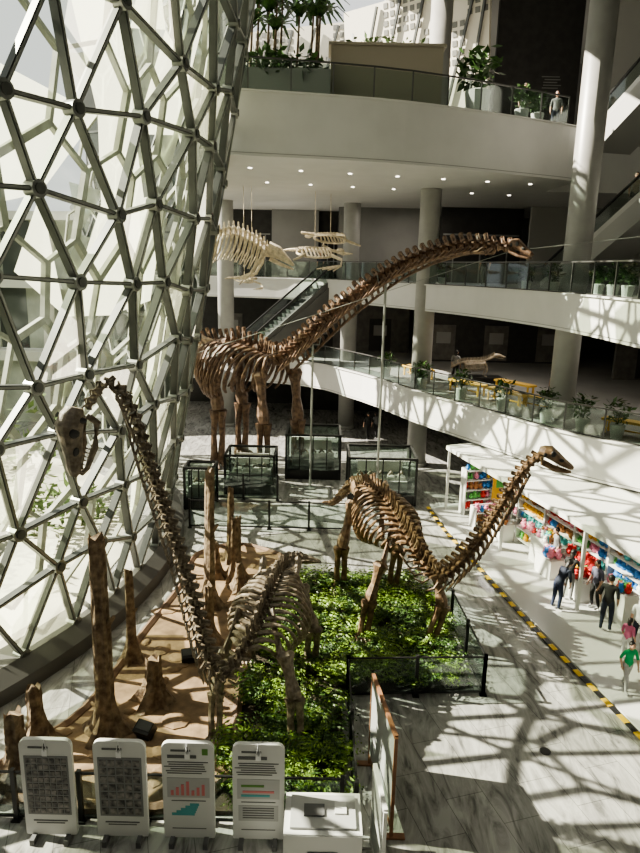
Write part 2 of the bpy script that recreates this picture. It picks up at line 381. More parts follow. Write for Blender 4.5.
boneB=mat('bone_grey',(.29,.24,.18),.5,col2=(.11,.085,.06),scale=8,bump=.4)
boneC=mat('bone_red',(.22,.135,.085),.5,col2=(.085,.048,.032),scale=5,bump=.4)
def segfn(body0,body1,rt,rb,rn,rh,neu,tra,spb,spn,spt,nk=.75):
    def f(t):
        if t<body0: k=t/body0; r=rt+(rb-rt)*k; return r,neu*k*.9,tra*k,spt+(spb-spt)*k
        if t<body1: return rb,neu,tra,spb
        k=(t-body1)/(1-body1); r=rn+(rh-rn)*k; return r,neu*(nk-.45*k),tra*(.8-.4*k),spn*(1-.3*k)
    return f
skel('sauropod_skeleton',[(.2,26,.5),(.6,23.5,1.4),(1.1,21.5,2.7),(1.6,19.5,3.4),(2.15,17.8,3.35),(2.65,16.4,2.7),(3.15,15.6,2.4),(3.8,15.2,3.25),(4.35,14.9,4.5),(4.75,14.65,5.55),(5.1,14.5,6.0)],
 segfn(.46,.66,.04,.14,.19,.10,.30,.24,.23,.22,.16,.7),boneA,
 [([(3.15,16.3,2.3),(3.4,16.1,1.25),(3.1,16.1,.12)],.15,(0,-1,0),[((2.7,17.1,3.1),(3.2,16.2,2.15),.16,.45)]),
  ([(1.75,16.5,2.3),(1.45,16.3,1.25),(1.3,16.3,.12)],.15,(-.1,-1,0),[((2.1,17.3,3.1),(1.75,16.4,2.15),.16,.45)]),
  ([(2.2,19.3,3.0),(2.5,18.9,1.6),(2.4,19.2,.15)],.17,(.1,-1,0),[((2.1,19.9,3.3),(2.1,18.7,3.3),.2,.5),((2.0,19.3,3.1),(1.9,18.5,2.1),.1,1)]),
  ([(1.1,19.4,3.0),(.75,19.0,1.6),(.75,19.2,.15)],.17,(-.1,-1,0),[((1.1,19.9,3.3),(1.2,18.8,3.3),.2,.5),((1.2,19.3,3.1),(1.3,20.1,2.1),.1,1)])],
 ((4.98,14.52,5.93),(1,-.25,-.2),.82),[(.47,.66,.78,1.4,.04,False),(.68,.97,0,0,.035,True)])
skel('sauropod_skeleton',[(.1,20.5,.4),(-.2,18.8,1.2),(-.6,17.1,2.0),(-.9,15.4,2.55),(-1.1,14,2.6),(-1.4,12.7,2.2),(-1.85,12.0,1.8),(-2.15,11.8,2.4),(-2.55,11.5,4.5),(-2.95,11.2,6.3),(-3.25,11,7.6),(-3.55,10.9,8.05),(-3.9,10.85,7.65)],
 segfn(.36,.52,.04,.13,.13,.075,.26,.2,.2,.24,.15,.55),boneB,
 [([(-.65,12.6,2.0),(-.4,12.2,1.15),(-.35,12.05,.12)],.15,(0,-1,0),[((-1.0,13.4,2.5),(-.7,12.5,1.85),.16,.45)]),
  ([(-1.95,12.7,2.0),(-2.1,12.4,1.1),(-2.1,12.2,.12)],.13,(-.1,-1,0),[((-1.7,13.4,2.5),(-1.95,12.6,1.85),.14,.45)]),
  ([(-.4,15.3,2.2),(-.05,14.9,1.2),(-.1,15.1,.15)],.16,(.1,-1,0),[((-.5,15.9,2.5),(-.5,14.8,2.5),.18,.5)]),
  ([(-1.5,15.3,2.2),(-1.7,14.9,1.2),(-1.7,15.1,.15)],.15,(-.1,-1,0),[((-1.4,15.9,2.5),(-1.4,14.8,2.5),.18,.5)])],
 ((-3.95,10.85,7.6),(-.22,-.25,-1),1.15,(-.6,-.8,.2)),[(.36,.53,.85,1.4,.034,False),(.55,.97,0,0,.028,True)])
skel('sauropod_skeleton',[(-9.0,36,3.5),(-7,34.5,5.4),(-5.2,33.4,6.2),(-3.6,32.3,6.2),(-2.1,31,5.8),(-.9,29.7,6.7),(.9,28,8.5),(3.05,26,10.2),(4.9,24.2,10.9),(6.3,22.95,10.8)],
 segfn(.2,.42,.09,.26,.34,.17,.5,.35,.36,.42,.3,.75),boneC,
 [([(-2.9,30.9,5.2),(-2.7,30.7,2.7),(-2.7,30.8,.2)],.27,(.6,-.7,0),[((-3.2,31.8,6.2),(-2.8,30.8,4.9),.3,.5)]),
  ([(-1.3,31.9,5.2),(-1.1,31.8,2.7),(-1.1,31.9,.2)],.27,(.6,-.7,0)),
  ([(-5.4,32.6,5.6),(-5.1,32.2,3),(-5.2,32.5,.2)],.3,(.6,-.7,0),[((-6,33.1,6.2),(-4.6,32.2,6.2),.35,.5)]),
  ([(-4.4,34.2,5.6),(-4.1,34,3),(-4.2,34.2,.2)],.3,(.6,-.7,0))],
 ((6.2,23.0,10.8),(.75,-.6,-.2),.9),[(.21,.43,1.45,2.8,.075,False),(.45,.98,0,0,.07,True)])
mb=MB()
for p in((2.45,26.5,9.5),(-.4,29.3,6.7)):
    mb.tube([(p[0],p[1],0),p],.05,8); mb.cyl((p[0],p[1],0),.3,.05,16); mb.tube([(p[0]-.35,p[1],p[2]+.35),(p[0]-.28,p[1],p[2]),(p[0]+.28,p[1],p[2]),(p[0]+.35,p[1],p[2]+.35)],.035,6)
mb.build('support_poles',[steel2])
mb=MB()
for a,c in(((6.3,22.9,10.7),(23.7,14,13)),((6.3,23,10.7),(-6,30,6))): mb.tube([a,c],.012,5)
mb.build('suspension_wires',[steel2])
bw=mat('bone_white',(.6,.52,.38),.5,noise=.25,scale=6)
bd=mat('bone_dull',(.3,.25,.19),.6,noise=.3,scale=6)
mb=MB(); 
mb.box((7.9,33.5,4.6),(2.6,1.1,.4),1)
def q_(x,y,z): return V((7.9+(x-8.2)*.62,33.5+(y-33.5)*.62,4.8+(z-4.9)*.62))
sp=[q_(*p) for p in cr([(6.2,33.6,5.6),(7.0,33.5,6.0),(7.9,33.4,6.1),(8.8,33.4,6.2),(9.6,33.3,6.6)],8)]
for i,p in enumerate(sp):
    mb.blob(p,(.05,.06,.075),0,8,6); mb.tube([p,p+V((-.03,0,.22))],[.03,.015],5)
    if 9<i<25:
        for sg in(-1,1): mb.tube([p,p+V((.03,sg*.22,-.12)),p+V((-.03,sg*.23,-.34)),p+V((-.06,sg*.1,-.5))],[.025,.025,.02,.012],5)
for x in(7.2,8.9):
    for sg in(-1,1): mb.tube([q_(x,33.4+sg*.3,6.0),q_(x+.12,33.4+sg*.35,5.5),q_(x-.05,33.4+sg*.35,4.95),q_(x+.15,33.4+sg*.35,4.92)],[.05,.04,.03,.025],7)
mb.tube([q_(9.6,33.3,6.65),q_(9.9,33.2,6.7),q_(10.4,33.1,6.55)],[.1,.09,.04],9); mb.tube([q_(9.7,33.3,6.5),q_(10.0,33.2,6.45),q_(10.35,33.1,6.42)],[.04,.03,.02],7)
mb.build('small_dinosaur_skeleton',[bd,black])
def turtle(loc,s,rz):
    mb=MB(); M=Matrix.Rotation(rz,3,'Z')@Matrix.Rotation(.25,3,'X')
    def Q(x,y,z): return V(loc)+M@(V((x,y,z))*s)
    for k in range(9):
        x=-.8+k*.2; w=.75*math.sqrt(max(.05,1-(x/1.0)**2))
        for sg in(-1,1): mb.tube([Q(x,0,.3),Q(x,sg*w*.5,.25),Q(x,sg*w,.02)],.05*s,6)
    mb.tube([Q(-1,0,.15),Q(-.5,0,.3),Q(.5,0,.3),Q(1,0,.2),Q(1.25,0,.2)],[.03*s,.08*s,.08*s,.08*s,.06*s],7)
    ring=[Q(math.cos(a)*.95,math.sin(a)*.75,0) for a in [k*math.pi/8 for k in range(17)]]; mb.tube(ring,.06*s,6)
    mb.blob(Q(1.45,0,.2),(.25*s,.16*s,.14*s),0,10,7,M)
    for sg in(-1,1):
        mb.tube([Q(.7,sg*.6,.1),Q(1.1,sg*1.1,0),Q(.8,sg*1.7,-.15)],[.1*s,.08*s,.09*s],7,flat=.5)
        for k in range(4): mb.tube([Q(.8,sg*1.7,-.15),Q(.2-.25*k,sg*(2.2-.12*k),-.3)],[.06*s,.03*s],5)
        mb.tube([Q(-.7,sg*.5,.1),Q(-1.1,sg*.8,0),Q(-1.5,sg*.95,-.1)],[.08*s,.07*s,.04*s],6,flat=.5)
    mb.tube([Q(0,0,.3),V(loc)+V((0,0,13.8-loc[2]))],.012,4)
    mb.build('turtle_skeleton',[bw])
turtle((.3,36.5,11.5),.95,2.6); turtle((-.5,35.5,10.7),1.0,.4); turtle((-4.0,34,9.3),.55,.9)
mb=MB(); sp=resample(cr([(-6.2,34,9.8),(-5.6,34,11.3),(-4.6,34,11.8),(-3.4,34,11.4),(-2.7,34,10.8)],8),.24)
for i,p in enumerate(sp):
    mb.blob(p,(.12,.16,.17),0,8,6); mb.tube([p,p+V((0,0,.38))],[.06,.03],5)
    if 3<i<len(sp)-1:
        for sg in(-1,1): mb.tube([p,p+V((.05,sg*.6,-.3)),p+V((-.1,sg*.7,-.9)),p+V((-.4,sg*.3,-1.5))],[.06,.06,.045,.025],6)
for sg in(-1,1):
    mb.tube([(-2.9,34+sg*.4,10.8),(-3.2,34+sg*.9,10.2),(-3.5,34+sg*1.2,9.7)],[.12,.09,.1],7,flat=.5)
    for k in range(4): mb.tube([(-3.5,34+sg*1.2,9.7),(-3.9-.1*k,34+sg*(1.5-.1*k),9.2+.08*k)],[.045,.02],5)
mb.tube([(-2.8,34,10.85),(-2.3,34,10.7),(-1.5,34,10.1)],[.4,.32,.06],9,flat=.6); mb.tube([(-2.7,34,10.4),(-2.2,34,10.15),(-1.5,34,9.9)],[.12,.1,.04],7)
for x in(-5.4,-3.6): mb.tube([(x,34,11.3),(x,34,13.8)],.012,4)
mb.build('whale_skeleton',[bw])
# ---------------------------------------------------------------- planting beds
bedpoly=[(-1.9,10.3),(.65,10.3),(.65,13.95),(3.9,14.2),(3.65,18.9),(3,20),(-.6,20),(-1.5,17),(-1.7,14)]
def inside(x,y,P):
    c=False;j=len(P)-1
    for i in range(len(P)):
        if (P[i][1]>y)!=(P[j][1]>y) and x<(P[j][0]-P[i][0])*(y-P[i][1])/(P[j][1]-P[i][1])+P[i][0]: c=not c
        j=i
    return c
fern=[mat('fern_leaf',(.16,.25,.035),.5,noise=.35,scale=3),mat('fern_leaf_dark',(.04,.085,.015),.5,noise=.4,scale=3),mat('soil',(.04,.03,.018),.9,noise=.3)]
bed=empty('fern_bed'); mb=MB(); mb.poly(bedpoly,0,.1,2); rf=random.Random(5)
cnt=0
while cnt<560:
    x=rf.uniform(-2,4);y=rf.uniform(10,20)
    if not inside(x,y,bedpoly): continue
    cnt+=1; s=rf.uniform(.25,.5); mi=0 if rf.random()<.55 else 1; nf=9
    for k in range(nf):
        a=6.28*k/nf+rf.uniform(-.3,.3); d=V((math.cos(a),math.sin(a),0)); sd=V((-d.y,d.x,0)); c=V((x,y,.08)); pv=None
        for q in range(1,8):
            u=q/7; p=c+d*s*u+V((0,0,s*1.1*math.sin(u*2.2)*.8)); w=s*.24*math.sin(math.pi*(.15+.8*u))
            if pv is not None:
                mb.add([pv,pv+sd*w+d*.05,p.lerp(pv,.4)],[(0,1,2)],mi); mb.add([pv,p.lerp(pv,.4),pv-sd*w+d*.05],[(0,1,2)],mi)
            pv=p
mb.build('ferns',fern,parent=bed)
sandm=mat('sand_ground',(.33,.225,.135),.9,col2=(.17,.115,.07),scale=2.5,bump=.5)
sp=[(-1.3,21.6),(-1.2,20.2),(-1.8,17.5),(-1.8,14),(-2,10.6),(-6.3,10.6),(-6.1,11.6),(-5.2,13.1),(-4.7,16.5),(-4.3,19),(-4.2,21.5),(-2.8,22.4)]
sm=[(p.x,p.y) for p in cr([(a[0],a[1],0) for a in sp]+[(sp[0][0],sp[0][1],0)],4)][:-1]
mb=MB(); mb.poly(sm,0,.14,0); c=[V((x,y,.1)) for x,y in sm]; mb.tube(c+[c[0]],.12,6,1)
for k in range(60):
    x=rf.uniform(-6,-1.5);y=rf.uniform(11,22)
    if inside(x,y,sm): mb.blob((x,y,.14),(rf.uniform(.1,.4),rf.uniform(.1,.4),rf.uniform(.03,.1)),0,8,5)
mb.build('sand_bed',[sandm,mat('timber_edge',(.18,.11,.07),.7,noise=.2)])
barkm=mat('petrified_bark',(.27,.2,.13),.85,col2=(.095,.062,.04),scale=6,bump=.8)
for (x,y,h,r) in((-3.16,17.85,4.2,.18),(-4.45,12.3,4.5,.2),(-4.65,15,2.5,.12),(-3.7,13.4,1.15,.2),(-2.65,19.7,2.1,.18),(-3.0,21,2.6,.12),(-2.4,18.9,.9,.14),(-2.85,15.9,1.7,.15),(-5.8,12,1.35,.17),(-5.75,10.95,1.5,.21),(-3.3,19.8,1.2,.15)):
    mb=MB(); n=18; lv=14; vs=[]
    gr=[rf.uniform(.75,1.2) for _ in range(n)]; lx=rf.uniform(-.005,.02);ly=rf.uniform(-.03,.03)
    for i in range(lv+1):
        u=i/lv; fl=1+1.8*max(0,1-u*h/.8)**2
        for k in range(n):
            a=6.283*k/n; rr_=r*(1.05-.25*u)*gr[k]*(1+rf.uniform(-.07,.07))*(1+(fl-1)*(1 if k%4<2 else .45)); zz=h*u+(rf.uniform(-.12,.15)*min(1,h/2) if i==lv else 0)
            vs.append((x+lx*h*u+rr_*math.cos(a),y+ly*h*u+rr_*math.sin(a),.1+zz))
    fs=[(i*n+k,i*n+(k+1)%n,(i+1)*n+(k+1)%n,(i+1)*n+k) for i in range(lv) for k in range(n)]+[tuple(range(lv*n,lv*n+n))]
    mb.add(vs,fs); 
    if h>2: mb.tube([(x+r*.6,y,h*.6),(x+r*1.6,y-.1,h*.66)],[r*.4,r*.2],7)
    mb.build('petrified_tree_trunk',[barkm])
for x,y,rz in((-3.2,15.0,.3),(-3.6,12.2,-.4)):
    mb=MB(); mb.box((x,y,.32),(.4,.28,.22),0,M=Euler((.5,0,rz)).to_matrix()); mb.box((x,y,.17),(.3,.2,.12),0,rz=rz); mb.box((x,y-.02,.44),(.34,.2,.02),1,M=Euler((.5,0,rz)).to_matrix()); mb.build('ground_spotlight',[black,steel])
# ---------------------------------------------------------------- low glass fences
def fence(name,pts,h=1.1,seg=1.6):
    mb=MB()
    for a,c in zip(pts[:-1],pts[1:]):
        a=V((*a,0));c=V((*c,0)); n=max(1,round((c-a).length/seg))
        for i in range(n+1):
            p=a.lerp(c,i/n); mb.box(p+V((0,0,h/2)),(.08,.08,h),0); mb.box(p+V((0,0,.02)),(.16,.16,.04),0)
        mb.beam(a+V((0,0,h*.5)),c+V((0,0,h*.5)),.015,h*.8,1); mb.beam(a+V((0,0,h-.06)),c+V((0,0,h-.06)),.035,.035,0); mb.beam(a+V((0,0,.1)),c+V((0,0,.1)),.035,.05,0)
    mb.build(name,[black,rail_g])
fence('glass_barrier',[(.8,10.0),(.8,13.9),(4.1,14.1),(3.85,19)])
fence('glass_barrier',[(-6.6,10.1),(.55,10.1)],1.1,1.2)
fence('glass_barrier',[(-5,24.2),(1.2,24.2)],1.2,1.5)
fence('glass_barrier',[(-4.8,27.5),(-1.8,27.5)],1.2,1.5)
def case(x0,x1,y0,y1,h):
    mb=MB(); c=((x0+x1)/2,(y0+y1)/2)
    mb.box((c[0],c[1],.25),(x1-x0,y1-y0,.5),0); mb.box((c[0],c[1],.7),((x1-x0)*.8,(y1-y0)*.5,.4),2)
    for x in(x0,x1):
        for y in(y0,y1): mb.box((x,y,h/2),(.1,.1,h),0)
        mb.beam((x,y0,h),(x,y1,h),.1,.1,0); mb.box((x,c[1],h/2+.2),(.012,y1-y0,h-.5),1)
    for y in(y0,y1): mb.beam((x0,y,h),(x1,y,h),.1,.1,0); mb.box((c[0],y,h/2+.2),(x1-x0,.012,h-.5),1)
    for u in(.25,.5,.75): mb.box((x0+(x1-x0)*u,y0,h/2),(.05,.05,h),0)
    w=x1-x0
    for k in range(int(w*2)):
        xx=x0+.3+(w-.6)*(k+.5)/int(w*2); mb.box((xx,c[1]-.2,.98),(.3,.3,.16),4)
        mb.tube([(xx-.12,c[1]-.2,1.1),(xx,c[1]-.2,1.25),(xx+.14,c[1]-.2,1.12)],[.05,.09,.03],7,3)
    mb.box((c[0],c[1]+.35,1.35),(w*.7,.04,.5),4); mb.box((c[0],y0+.12,h-.08),(w*.8,.05,.04),5)
    mb.build('glass_display_case',[black,rail_g,mat('plinth_grey',(.3,.3,.28),.7),boneB,mat('label_pale',(.5,.5,.45),.6),mat('case_lamp',(1,.9,.75),.5,emit=5)])
case(1.3,4.2,27.2,29.4,2.1); case(-1.6,1,30.6,32.8,2.2); case(-4.2,-2,28.2,29.9,1.8)
case(-5.6,-4.4,26.2,27.2,1.8)
# ---------------------------------------------------------------- info boards
txt=mat('print_text',(.12,.12,.12),.7); bw_=mat('board_white',(.62,.62,.6),.5); pink=mat('print_pink',(.6,.2,.2),.7); teal=mat('print_teal',(.1,.35,.36),.7); greenp=mat('print_green',(.12,.25,.06),.7)
photo=mat('print_photo',(.04,.04,.045),.7,col2=(.3,.28,.26),scale=9)
def board(x,kind):
    mb=MB(); y=9.7; w,h,z0=.9,1.95,.1; r=.13; pts=[]
    for cx,cz,a0 in((w/2-r,z0+h-r,0),(-w/2+r,z0+h-r,90),(-w/2+.03,z0+.03,180),(w/2-.03,z0+.03,270)):
        rr_=r if cz>1 else .03
        for k in range(6): a=math.radians(a0+k*18); pts.append((cx+rr_*math.cos(a),cz+rr_*math.sin(a)))
    n=len(pts); T=.08
    vs=[(x+p[0],y,p[1]) for p in pts]+[(x+p[0],y+T,p[1]) for p in pts]
    mb.add(vs,[tuple(range(n)),tuple(range(n,2*n))[::-1]]+[(i,i+n,(i+1)%n+n,(i+1)%n) for i in range(n)],0)
    def q(cx,cz,sx,sz,mi): mb.box((x+cx,y-.004,z0+cz),(sx,.008,sz),mi)
    q(-.12,1.8,.34,.035,1)
    if kind<2:
        rows,cols=(9,7) if kind==0 else (7,5)
        q(0,1.03,.76,1.2,8)
        for i in range(rows):
            for j in range(cols): mb.box((x-.36+.72*(j+.5)/cols,y-.012,z0+.45+1.15*(i+.5)/rows),(.72/cols*.8,.008,1.15/rows*.75),2)
        q(0,.3,.6,.02,1); q(0,.25,.5,.015,1)
    else:
        q(-.1,1.68,.5,.06,1)
        for k in range(6): q(-.03*(k%3),1.57-k*.045,.7-.1*(k%2),.014,1)
        q(0,1.05,.74,.4,5); q(0,.78,.6,.012,1); q(0,.2,.6,.012,1)
        if kind==2:
            for k in range(7): mb.box((x-.28+k*.09,y-.012,z0+.95+.03*(k%4)),(.05,.008,.1+.06*(k%4)),3)
            for k in range(5): q(-.1+.05*k,.5+.05*k,.4-.06*k,.05,4)
            q(.3,1.78,.1,.12,6)
        else:
            for cx,cz,sx,mi in((-.1,1.12,.4,6),(0,1.0,.55,3),(-.05,.92,.5,4)): mb.box((x+cx,y-.012,z0+cz),(sx,.008,.04),mi)
            q(0,.55,.7,.32,5)
            for k in range(5): mb.box((x,y-.012,z0+.46+k*.05),(.55,.008,.014),1)
    mb.tube([(x,y-.02,z0+h-.06),(x,y-.05,z0+h-.12),(x,y-.03,z0+h-.2)],.008,5,1); mb.box((x,y-.03,z0+h-.24),(.09,.01,.12),7); mb.tube([(x-.04,y-.02,z0+h-.2),(x,y-.02,z0+h+.02),(x+.04,y-.02,z0+h-.2)],.008,4,7)
    for sx in(-.3,.3): mb.box((x+sx,y+.04,.06),(.08,.4,.12),1)
    mb.build('information_board',[bw_,txt,photo,pink,teal,mat('print_pale',(.42,.42,.41),.6),greenp,mat('tag_white',(.8,.8,.8),.5),mat('print_backing',(.2,.2,.2),.6)])
for x,k in((-4.6,0),(-3.33,1),(-2.15,2),(-.93,3)): board(x,k)
mb=MB(); mb.box((.2,9.4,.45),(1.2,.8,.9),0); mb.box((.2,9.4,.94),(1.3,.9,.06),0); mb.box((.2,9.4,.99),(1.1,.7,.05),1); mb.box((.2,8.96,.7),(1.3,.04,.5),0); mb.box((.2,8.93,.6),(.5,.02,.08),2); mb.box((.05,9.4,1.03),(.35,.25,.03),2); mb.box((.5,9.45,1.03),(.2,.25,.03),0)
mb.build('display_table',[bw_,mat('table_inset',(.4,.4,.39),.4),txt])
wood=mat('frame_wood',(.26,.13,.07),.5,noise=.2); pan=mat('panel_grey',(.36,.37,.36),.35)
def sideboard(p0,p1,h,name,mt):
    p0=V(p0);p1=V(p1); mb=MB(); mb.beam(p0+V((0,0,h*.55)),p1+V((0,0,h*.55)),.03,h*.85,0)
    for a in(p0,p1): mb.box(a+V((0,0,h/2)),(.06,.06,h),1); mb.box(a+V((0,0,.02)),(.5,.12,.04),1)
    mb.beam(p0+V((0,0,h)),p1+V((0,0,h)),.07,.07,1); mb.beam(p0+V((0,0,h*.12)),p1+V((0,0,h*.12)),.07,.07,1)
    mb.build(name,[pan,mt])
sideboard((1.18,11.7,0),(1.45,9.9,0),2.1,'exhibit_panel',wood); sideboard((1.08,9.7,0),(1.17,8.7,0),1.7,'exhibit_panel',bw_)
# ---------------------------------------------------------------- gift stall
stall=empty('gift_stall'); wp_=mat('stall_white',(.68,.68,.65),.5)
mb=MB(); mb.poly([(4.9,27),(5.15,24.5),(5.6,22),(6.3,18),(7.05,14.4),(8.1,9.5),(14,9.5),(14,26),(9,29)],0,.04,0); mb.build('platform',[mat('stall_floor',(.52,.52,.5),.3)],parent=stall)
mb=MB(); roof=[(5.4,26.9),(9.3,28.6),(14.2,20.6),(12,11.5),(9.75,11.5)]; mb.poly(roof,2.74,2.82,0)
for a,c in zip(roof,roof[1:]+roof[:1]): mb.beam((*a,2.76),(*c,2.76),.12,.16,0)
F=V((5.4,26.9,0));G=V((9.75,11.5,0)); 
for u in(0,.28,.56,.8,1): p=F.lerp(G,u); mb.box(p+V((.1,0,1.37)),(.1,.1,2.74),0)
mb.box((9.2,28.4,1.37),(.12,.12,2.74),0)
mb.build('canopy',[wp_],parent=stall)
cols=[(.6,.04,.04),(.75,.42,.04),(.12,.42,.1),(.05,.22,.55),(.7,.25,.36),(.7,.7,.64),(.35,.16,.06),(.1,.42,.42)]
tm=[mat('toy_%d'%i,c,.7) for i,c in enumerate(cols)]
mb=MB(); toys=MB()
d=(G-F).normalized(); s=V((-d.y,d.x,0)); 
if s.x<0:s=-s
def toy(q,r,c):
    toys.blob(q,(r,r,r*1.1),c,8,6); toys.blob(q+V((0,0,r*1.25)),(r*.72,r*.72,r*.68),c,8,6)
    for sg in(-1,1):
        toys.blob(q+V((sg*r*.5,0,r*1.85)),(r*.22,r*.16,r*.28),c,5,4); toys.blob(q+V((sg*r*.9,0,r*.2)),(r*.25,r*.25,r*.45),c,6,4)
def shelf(u,off,w,h,rotd):
    p=F+d*u+s*off
    rz=math.atan2(d.y,d.x)+(math.pi/2 if rotd else 0)
    ax=Matrix.Rotation(rz,3,'Z')@V((1,0,0)); ay=Matrix.Rotation(rz,3,'Z')@V((0,1,0))
    mb.box(p+ay*.22+V((0,0,h/2)),(w,.04,h),0,rz=rz)
    for sg in(-1,1): mb.box(p+ax*sg*w/2+V((0,0,h/2)),(.05,.45,h),0,rz=rz)
    z=.25
    while z<h+.1:
        mb.box(p+V((0,0,z)),(w,.45,.04),0,rz=rz); base=rf.randrange(8)
        for i in range(int(w/.2)):
            if rf.random()<.3: base=rf.randrange(8)
            r=rf.uniform(.08,.13); toy(p+ax*(-w/2+.13+i*.2)+ay*rf.uniform(-.12,.05)+V((0,0,z+.02+r)),r,base)
        z+=.42
for u in(1.2,3.0,4.8,6.6,8.4,10.2,12): shelf(u,2.5,1.75,2.1,False)
shelf(2.2,1.0,1.6,.9,True); shelf(4.6,1.3,1.4,.7,False); shelf(7.2,1.5,1.5,.7,False); shelf(.7,1.4,1.8,2.0,True); shelf(11.5,1.5,1.8,.7,False)
for u in(5.9,9.6): 
    p=F+d*u+s*1.0; mb.box(p+V((0,0,.5)),(1.1,.5,1),0,rz=math.atan2(d.y,d.x)); 
    for i in range(16): toy(p+V((rf.uniform(-.22,.22),rf.uniform(-.45,.45),1.1)),.1,rf.randrange(8))
for u in(3.4,6.6,8.2): 
    p=F+d*u+s*.75; mb.box(p+V((0,0,.35)),(.9,.6,.7),0,rz=math.atan2(d.y,d.x)); c=rf.randrange(5)
    for i in range(12): toy(p+V((rf.uniform(-.25,.25),rf.uniform(-.35,.35),.82)),.12,(c+i//5)%8)
mb.build('shelves',[wp_],parent=stall); toys.build('plush_toys',tm,True,parent=stall)
mb=MB()
for k in range(4): p=F+d*(2+k*3.6)+s*1.2; mb.box(p+V((0,0,2.7)),(1.2,.12,.05),0,rz=math.atan2(d.y,d.x))
mb.build('stall_fill_strips',[mat('stall_fill_glow',(1,.95,.88),.5,emit=12)],parent=stall)  # glowing strips added to brighten the toys under the canopy
mb=MB(); p=F+d*1.2+s*2.2; mb.box(p+V((0,0,1.4)),(1.2,.05,1.4),0,rz=.2); mb.box(p+V((0,-.04,1.5)),(.9,.02,.5),1,rz=.2); mb.build('poster',[tm[1],tm[2]],parent=stall)
mb=MB(); hp=resample(cr([(4.75,27,0),(5.0,24.5,0),(5.45,22,0),(6.15,18,0),(6.9,14.4,0),(7.95,9.5,0)],10),.3)
for i in range(len(hp)-1): mb.beam(hp[i]+V((0,0,.045)),hp[i+1]+V((0,0,.045)),.14,.02,i%2)
mb.build('hazard_tape',[mat('tape_yellow',(.75,.5,.03),.5),black])
mb=MB(); mb.cyl((5.0,12.2,0),.12,.01,16); mb.build('floor_drain',[black])
# ---------------------------------------------------------------- potted plants & benches on balconies
def potplant(x,y,z,s=1,big=False):
    mb=MB(); mb.tube([(x,y,z),(x,y,z+.5*s),(x,y,z+.52*s)],[.2*s,.27*s,.24*s],14,0)
    for k in range(5): mb.tube([(x,y,z+.5*s),(x+rf.uniform(-.2,.2)*s,y+rf.uniform(-.2,.2)*s,z+1.0*s)],.015*s,5,1)
    mb.leaves((x,y,z+.95*s),(.42*s,.42*s,.42*s),150,.24*s,1,rf)
    mb.build('potted_plant',[white,leafm])
def off(e,i,o):
    a=V((*e[max(i-1,0)],0));c=V((*e[min(i+1,len(e)-1)],0)); t=(c-a).normalized(); return V((*e[i],0))+V((-t.y,t.x,0))*o
for i in(14,17,20,23,27,31,34): p=off(e1,i,.75); potplant(p.x,p.y,4.4,1.0)
for i in(20,26,28,31,32,33,36): p=off(e2,i,.7); potplant(p.x,p.y,9.3,.75)
for i,s_ in((15,1.9),(17,1.1),(18,1.0)): p=off(e3,i,.9); potplant(p.x,p.y,15.9,s_)
yel=mat('bench_yellow',(.8,.5,.1),.5)
for x,y,rz in((6.9,30.8,-1.05),(8.2,28.6,-1.05),(9.3,27.4,-.9),(11.2,22.9,-.75),(13.2,21.4,-.7),(9.2,31,-1.0),(5.2,35.2,-1.05)):
    mb=MB(); M=Matrix.Rotation(rz,3,'Z'); mb.box((x,y,4.9),(2.2,.5,.09),0,rz=rz)
    for sx in(-.95,.95):
        for sy in(-.19,.19): q=V((x,y,4.63))+M@V((sx,sy,0)); mb.box(q,(.07,.07,.46),0,rz=rz)
    mb.box((x,y,4.55),(1.9,.05,.05),0,rz=rz); mb.build('yellow_bench',[yel])
mb=MB(); mb.box((2.3,29.3,17.2),(4.4,1.6,2.6),0); mb.box((2.3,29.3,18.52),(4.6,1.8,.1),0); mb.leaves((2.3,29.3,18.7),(2,.7,.3),160,.3,1); mb.build('stone_planter',[mat('planter_beige',(.40,.35,.28),.7),leafm])
mb=MB(); mb.box((-2.0,28,16.6),(4.2,1.4,1.4),0); mb.leaves((-1.9,27.6,17.5),(2.0,.6,.5),300,.4,1)
for k in range(11):
    x=rf.uniform(-3.4,-.2);h=rf.uniform(1.2,3.5); mb.tube([(x,28,17.2),(x+.1,28,17.2+h)],[.06,.04],6,2)
    for q in range(11):
        a=q*.57; d_=V((math.cos(a),math.sin(a),0)); c0=V((x+.1,28,17.2+h)); sd=V((-d_.y,d_.x,0))
        pts=[c0+d_*1.1*u+V((0,0,.5*math.sin(u*2.6)-.25*u)) for u in(0,.3,.6,1)]
        for i in range(3):
            w=.13; mb.add([pts[i]-sd*w*(1-i*.2),pts[i]+sd*w*(1-i*.2),pts[i+1]+sd*w*(.8-i*.25),pts[i+1]-sd*w*(.8-i*.25)],[(0,1,2,3)],1)
mb.build('palm_planter',[conc,leafm,barkm])
